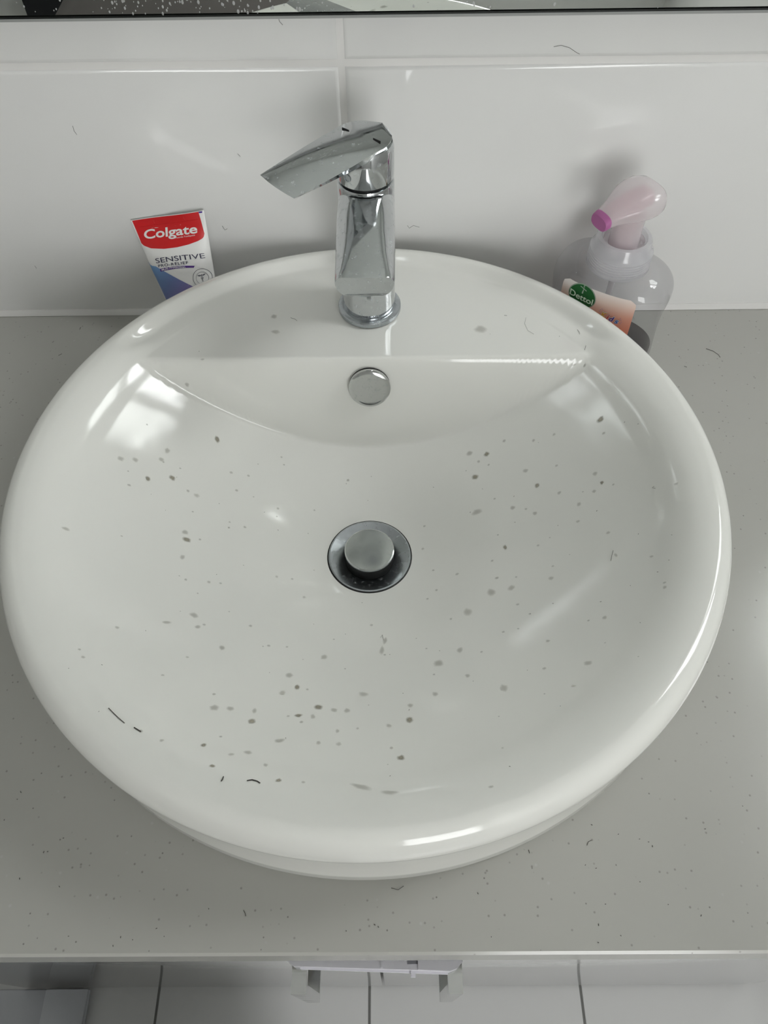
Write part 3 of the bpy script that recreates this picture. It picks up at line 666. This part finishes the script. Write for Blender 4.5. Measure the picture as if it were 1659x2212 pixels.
for k in range(13):
    t_ = 73.0 - 45.0*k/12; f = k/12
    xr = -26.4 + (8.5 + 26.4)*(max(0.0, 73.0 - t_)/22.4)**0.92 if t_ > 50.6 else 8.5 + (50.6 - t_)*0.9
    xl = -tw(t_*mm)*1000 + 0.15; xr = max(xl + 0.05, min(xr, tw(t_*mm)*1000 - 0.3)); rows.append([((xl + (xr - xl)*j/16)*mm, t_*mm) for j in range(17)])
printed('blue_swoosh', grid_polys(rows), lambda s, t: tsurf(s, t, 0.00012), 'swoosh_print', tb, uv=lambda s, t: (min(1, max(0, (s + 0.026)/0.034*0.5 + (0.073 - t)/0.03*0.5)), 0.5))
def ring_polys(cx, cy, r0, r1, n=40):
    vs = []; fs = []
    for k in range(n): a = 2*math.pi*k/n; vs += [((cx + r0*math.cos(a))*mm, (cy + r0*math.sin(a))*mm), ((cx + r1*math.cos(a))*mm, (cy + r1*math.sin(a))*mm)]
    for k in range(n): j = (k + 1) % n; fs.append((2*k, 2*k + 1, 2*j + 1, 2*j))
    return vs, fs
printed('seal_outer_ring', ring_polys(16.2, 56.2, 7.0, 7.35), tsurf, 'grey_print', tb); printed('seal_inner_ring', ring_polys(16.2, 56.2, 4.6, 4.85), tsurf, 'grey_print', tb)
ev = []; ef = []
def ep(pts):
    i0 = len(ev); ev.extend([(x*mm, y*mm) for x, y in pts]); ef.append(tuple(range(i0, i0 + len(pts))))
ep([(15.9, 59.2), (16.5, 59.2), (16.35, 52.4), (16.05, 52.4)])
for s in (-1, 1):
    ep([(16.2, 58.4), (16.2 + s*1.4, 59.0), (16.2 + s*3.3, 59.0), (16.2 + s*2.5, 58.1), (16.2 + s*1.2, 57.6)]); ep([(16.2 + s*0.4, 57.2), (16.2 + s*1.1, 56.4), (16.2 + s*0.5, 55.2), (16.2 + s*0.2, 55.6), (16.2 + s*0.7, 56.4)])
ep([(15.9, 55.3), (16.6, 54.5), (16.4, 53.9), (15.8, 54.6)])
printed('seal_emblem', (ev, ef), tsurf, 'grey_print', tb)
printed('blue_corner_tag', ([(26.3*mm, 106.0*mm - 0.3*mm), (29.3*mm, 105.6*mm), (28.8*mm, 104.4*mm), (26.3*mm, 104.6*mm)], [(0, 1, 2, 3)]), tsurf, 'violet_print', tb)
bm = bmesh.new()
for s0, s1, t_ in ((-25, 24, 100.3),):
    tube(bm, [tsurf((s0 + (s1 - s0)*k/14)*mm, (t_ + 0.15*math.sin(k*1.7))*mm, 0.0001) for k in range(15)], 0.00022, 6)
for s in (-11.7, 13.6): tube(bm, [tsurf(s*mm, 101.2*mm, 0.0001), tsurf((s - 0.4)*mm, 103.6*mm, 0.0001)], 0.0002, 6)
mk('crimp_lines', bm, 'red_print', tb)

# ------------------------------------------------------------------ soap dispenser
SX, SY = 0.1855, -0.0470; PH = math.radians(31)
e1 = Vector((math.cos(PH), -math.sin(PH), 0)); e2 = Vector((-math.sin(PH), -math.cos(PH), 0))    # across the face, out of the face
sd = thing('soap_dispenser', (SX, SY, 0), 'clear foaming hand soap bottle with pale pink pump beside the basin', 'soap dispenser')
SA, SB = 0.0462, 0.0305
BPROF = [(0.90, 0.0005), (0.97, 0.0015), (0.99, 0.006), (0.975, 0.02), (0.955, 0.035), (0.962, 0.05), (0.995, 0.0625), (1.0, 0.069), (0.985, 0.0745), (0.93, 0.0800), (0.82, 0.0850), (0.68, 0.0880)]
def bsec(k, z, n=64, a=SA, b_=SB):
    pts = []
    for j in range(n):
        t = 2*math.pi*j/n; ex = 2/2.6; cx, sy = math.cos(t), math.sin(t)
        x = a*k*math.copysign(abs(cx)**ex, cx); y = b_*k*math.copysign(abs(sy)**ex, sy); p = Vector((SX, SY, z)) + e1*x + e2*y; pts.append(p)
    return pts
def cubic(pr, n):
    res = []
    for i in range(len(pr) - 1):
        p0, p1, p2, p3 = pr[max(i - 1, 0)], pr[i], pr[i + 1], pr[min(i + 2, len(pr) - 1)]
        for k in range(n):
            t = k/n; res.append(tuple(0.5*((2*p1[c]) + (-p0[c] + p2[c])*t + (2*p0[c] - 5*p1[c] + 4*p2[c] - p3[c])*t*t + (-p0[c] + 3*p1[c] - 3*p2[c] + p3[c])*t**3) for c in range(2)))
    return res + [pr[-1]]
fine = cubic(BPROF, 4)
bm = bmesh.new(); secs = [bsec(k, z) for k, z in fine]
# blend the top of the shoulder into the round neck
for z, f in ((0.0895, 0.55), (0.0905, 1.0), (0.0925, 1.0)):
    ov_ = bsec(0.60, z); sec = []
    for j, p in enumerate(ov_):
        t = 2*math.pi*j/64; c = Vector((SX, SY, z)) + e1*(0.0200*math.cos(t)) + e2*(0.0200*math.sin(t)); sec.append(p.lerp(c, f))
    secs.append(sec)
loft(bm, secs)
bt = mk('bottle', bm, 'clear_plastic', sd, ang=50)
bm = bmesh.new(); loft(bm, [bsec(k*0.965, z + 0.0012) for k, z in fine if z < 0.016])
mk('soap', bm, 'soap_liquid', sd, ang=50)
# collar with ribs, cup, stem and foaming head
cp = [(0.0236, 0.0845), (0.0240, 0.0850), (0.0239, 0.0880)]
for k in range(5): z = 0.0885 + k*0.0022; cp += [(0.0233, z), (0.0237, z + 0.0006), (0.0237, z + 0.0014), (0.0232, z + 0.0020)]
cp += [(0.0226, 0.1000), (0.0212, 0.1035), (0.0205, 0.1075), (0.0200, 0.1085), (0.0172, 0.1088), (0.0168, 0.1080), (0.0168, 0.1000), (0.0200, 0.0960), (0.0205, 0.0850)]
co = mk('collar', LT(cp, (SX, SY, 0), 72), 'collar_plastic', sd, ang=25)
mk('inner_cup', LT([(0, 0.1005), (0.0150, 0.1005), (0.0155, 0.1012), (0.0155, 0.1060), (0.0150, 0.1060), (0.0148, 0.1020), (0, 0.1018)], (SX, SY, 0), 56), 'pump_plastic', sd)
mk('stem', LT([(0, 0.1022), (0.0112, 0.1022), (0.0110, 0.1300), (0.0100, 0.1300), (0.0100, 0.1026), (0, 0.1026)], (SX, SY, 0), 48), 'pump_plastic', sd)
mk('inner_tube', LT([(0, 0.104), (0.0058, 0.104), (0.0062, 0.106), (0.0062, 0.1330), (0, 0.1330)], (SX, SY, 0), 40), 'pink_plastic', sd)
mk('dip_tube', LT([(0, 0.006), (0.0024, 0.006), (0.0024, 0.100), (0, 0.100)], (SX, SY, 0), 20), 'collar_plastic', sd)
hd = Vector((-0.87, -0.49, 0)).normalized(); hw_ = Vector((-hd.y, hd.x, 0))
HC = Vector((SX + 0.0015, SY, 0))
def hsec(s, hw, zt, zb, n=28):
    # one slice across the head, a rounded lozenge (flat underneath, domed above)
    pts = []
    for j in range(n):
        t = 2*math.pi*j/n; ex = 2/2.7; c, q = math.cos(t), math.sin(t)
        x = hw*math.copysign(abs(c)**ex, c); z = (zt + zb)/2 + (zt - zb)/2*math.copysign(abs(q)**ex, q); pts.append(HC + hd*s + hw_*x + Vector((0, 0, z)))
    return pts
hs = [(-0.0190, 0.0020, 0.1380, 0.1345), (-0.0182, 0.0075, 0.1425, 0.1310), (-0.0160, 0.0120, 0.1462, 0.1292), (-0.0120, 0.0160, 0.1490, 0.1285), (-0.0060, 0.0182, 0.1500, 0.1282), (0.0000, 0.0186, 0.1494, 0.1282), (0.0060, 0.0176, 0.1476, 0.1284), (0.0120, 0.0152, 0.1450, 0.1286), (0.0180, 0.0122, 0.1422, 0.1286), (0.0240, 0.0098, 0.1396, 0.1284), (0.0290, 0.0086, 0.1376, 0.1278)]
bm = bmesh.new(); loft(bm, [hsec(*h_) for h_ in hs])
ph = mk('pump_head', bm, 'pump_plastic', sd, ang=50)
bm = bmesh.new(); loft(bm, [hsec(s, hw, zt, zb) for s, hw, zt, zb in ((0.0290, 0.0087, 0.1377, 0.1277), (0.0318, 0.0083, 0.1366, 0.1266), (0.0330, 0.0078, 0.1358, 0.1264), (0.0331, 0.0060, 0.1345, 0.1275))])
mk('nozzle_tip', bm, 'magenta_plastic', ph)
bm = bmesh.new(); loft(bm, [hsec(s, hw, zt, zb) for s, hw, zt, zb in ((-0.008, 0.0080, 0.1455, 0.1330), (0.004, 0.0088, 0.1445, 0.1330), (0.016, 0.0080, 0.1405, 0.1320), (0.027, 0.0066, 0.1365, 0.1300))])
mk('foam_channel', bm, 'pink_plastic', ph)
# front label wrapped on the bottle face
def kz(z):
    for (k0, z0), (k1, z1) in zip(fine, fine[1:]):
        if z0 <= z <= z1: return k0 + (k1 - k0)*(z - z0)/max(z1 - z0, 1e-9)
    return 1.0
def bface(s, z, lift=0.0004):
    k = kz(z); a = SA*k; x = max(-0.995, min(0.995, s/a)); y = SB*k*(1 - abs(x)**2.6)**(1/2.6)
    return Vector((SX, SY, z)) + e1*s + e2*(y + lift)
LS0, LS1, LZB, LZT, LR = -0.0312, 0.0282, 0.012, 0.0775, 0.005
rows = []
for i in range(25):
    z = LZB + (LZT - LZB)*i/24; d_ = max(0, LR - (LZT - z), LR - (z - LZB)); cut = LR - math.sqrt(max(LR*LR - d_*d_, 0))
    rows.append([(LS0 + cut + (LS1 - LS0 - 2*cut)*j/32, z) for j in range(33)])
lb = printed('label', grid_polys(rows), bface, 'label_paper', sd, uv=lambda s, z: (0.5, min(1, max(0, (z - 0.044)/(LZT - 0.044)*0.95 + (0.005 - s)/0.06*0.22))))
lb['label'] = 'cream and peach printed label'
OCX, OCZ, OA, OB = -13.2, 68.6, 11.6, 10.3
def ell(a, b_, n=48): return [((OCX + a*math.cos(2*math.pi*k/n))*mm, (OCZ + b_*math.sin(2*math.pi*k/n))*mm) for k in range(n)] + [(OCX*mm, OCZ*mm)], [(k, (k + 1) % n, n) for k in range(n)]
def ell_rows(a, b_):
    return grid_polys([[((OCX + a*f*math.cos(2*math.pi*k/48))*mm, (OCZ + b_*f*math.sin(2*math.pi*k/48))*mm) for k in range(49)] for f in (0.001, 0.25, 0.5, 0.75, 1.0)])
printed('oval_border', ell_rows(OA, OB), lambda s, z: bface(s, z, 0.0006), 'silver_print', lb)
printed('green_oval', ell_rows(OA - 0.7, OB - 0.7), lambda s, z: bface(s, z, 0.0008), 'green_print', lb)
f3 = lambda s, z, lift=0.001: bface(s, z, 0.0010)
label_line('brand_name', 'Dettol', -23.4, 66.2, 20.0, 7.4, 'pale_green', 0.018, parent=lb, fn=f3, rise=-1.6)
ev = []; ef = []
ep([(-14.1, 78.6), (-13.2, 79.6), (-12.3, 78.6), (-12.8, 77.8), (-12.7, 71.5), (-13.8, 71.5), (-13.7, 77.8)]); ep([(-16.2, 76.4), (-16.0, 77.0), (-10.4, 75.0), (-10.6, 74.4)])
printed('sword_emblem', (ev, ef), f3, 'silver_print', lb)
f4 = lambda s, z, lift=0.001: bface(s, z, 0.0009)
f5 = lambda s, z, lift=0.001: bface(s, z, 0.0011)
for ch, x0, y0, wdt, mt in (('K', 4.6, 57.0, 5.0, 'yellow_print'), ('i', 9.4, 56.3, 2.6, 'scarlet_print'), ('d', 11.6, 55.4, 4.4, 'violet_print'), ('s', 16.0, 54.4, 3.6, 'blue_print')):
    label_line('letter_outline', ch, x0, y0, wdt, 7.2, 'white_print', 0.06, 0.25, parent=lb, fn=f4); label_line('letter', ch, x0 + 0.2, y0, wdt - 0.4, 7.0, mt, 0.02, 0.25, parent=lb, fn=f5)
ev = []; ef = []
for k, (x, y, a) in enumerate(((20.4, 58.8, 0.6), (21.0, 57.0, 0), (19.8, 60.2, 1.2), (4.0, 63.0, 2.4), (5.0, 64.2, 2.0), (3.6, 61.6, 2.8), (20.6, 55.4, -0.5))):
    dx, dy = math.cos(a), math.sin(a); ep([(x - 0.2*dy, y + 0.2*dx), (x + 0.2*dy, y - 0.2*dx), (x + 1.1*dx, y + 1.1*dy)])
printed('spark_marks', (ev, ef), f5, 'blue_print', lb)

# ------------------------------------------------------------------ shower tray, and unseen dark things added for reflections and floor shade
st = thing('shower_tray', (-0.85, -0.57, ZF), 'low white shower tray edge on the floor beside the cabinet', 'shower tray')
bm = bmesh.new(); TX1 = -0.4325
box(bm, XL + 0.01, TX1, -0.66, -0.4735, ZF + 0.0005, ZF + 0.010, bev=0.003)
mk('tray_base', bm, 'tray_acrylic', st)
bm = bmesh.new(); box(bm, TX1 - 0.062, TX1 - 0.0005, -0.66, -0.4735, ZF + 0.0102, ZF + 0.016, bev=0.002)
mk('tray_rim', bm, 'tray_acrylic', st)

tr = thing('added_dark_towel', (-0.72, YF + 0.06, -0.35), 'unseen charcoal towel added on the far wall as a dark reflection', 'towel')  # out of view; added so mirror and chrome reflect something dark
bm = bmesh.new(); secs = []
for i in range(41):
    x = -1.05 + 0.66*i/40; y = YF + 0.055; secs.append([(x, y + q, z) for q, z in ((-0.010, -0.75), (-0.0095, 0.107), (-0.006, 0.117), (0.006, 0.117), (0.0095, 0.107), (0.010, -0.70), (0.0072, -0.70), (0.0070, 0.107), (0.004, 0.1142), (-0.004, 0.1142), (-0.0070, 0.107), (-0.0072, -0.75))])
loft(bm, secs); mk('added_towel_cloth', bm, 'towel', tr)
bm = bmesh.new(); tube(bm, [(-1.12, YF + 0.055, 0.107), (-0.32, YF + 0.055, 0.107)], 0.006, 12)
tl = thing('added_towel_rail', (-0.72, YF, 0.107), 'unseen chrome rail added to carry the dark towel', 'towel rail'); mk('rail', bm, 'handle_chrome', tl)  # added along with the dark towel, only to hold it
for x in (-1.10, -0.34): bm = bmesh.new(); tube(bm, [(x, YF + 0.001, 0.107), (x, YF + 0.055, 0.107)], 0.008, 12); mk('bracket', bm, 'handle_chrome', tl)

hp = thing('hamper_shade_block', (-0.32, -0.92, ZF), 'unseen charcoal hamper block added to shade the floor and darken the mirror', 'hamper')  # unseen dark block, put in to shade the left floor and darken reflections
def rrect(x0, x1, y0, y1, z, r=0.05, n=6):
    pts = []
    for cx, cy, a0 in ((x1 - r, y1 - r, 0), (x0 + r, y1 - r, 90), (x0 + r, y0 + r, 180), (x1 - r, y0 + r, 270)):
        pts += [(cx + r*math.cos(math.radians(a0 + 90*k/(n - 1))), cy + r*math.sin(math.radians(a0 + 90*k/(n - 1))), z) for k in range(n)]
    return pts
bm = bmesh.new(); loft(bm, [rrect(-0.56 - 0.012*f, -0.08 + 0.012*f, -1.20 - 0.012*f, -0.69 + 0.012*f, ZF + 0.0008 + 0.66*f) for f in (0, 0.25, 0.5, 0.75, 1.0)])
hb = mk('shade_block_body', bm, 'towel', hp)
bm = bmesh.new(); loft(bm, [rrect(-0.578, -0.062, -1.218, -0.667, ZF + 0.661), rrect(-0.58, -0.06, -1.22, -0.665, ZF + 0.67), rrect(-0.58, -0.06, -1.22, -0.665, ZF + 0.70), rrect(-0.56, -0.08, -1.20, -0.68, ZF + 0.712)])
mk('shade_block_lid', bm, 'mat_brown', hp)
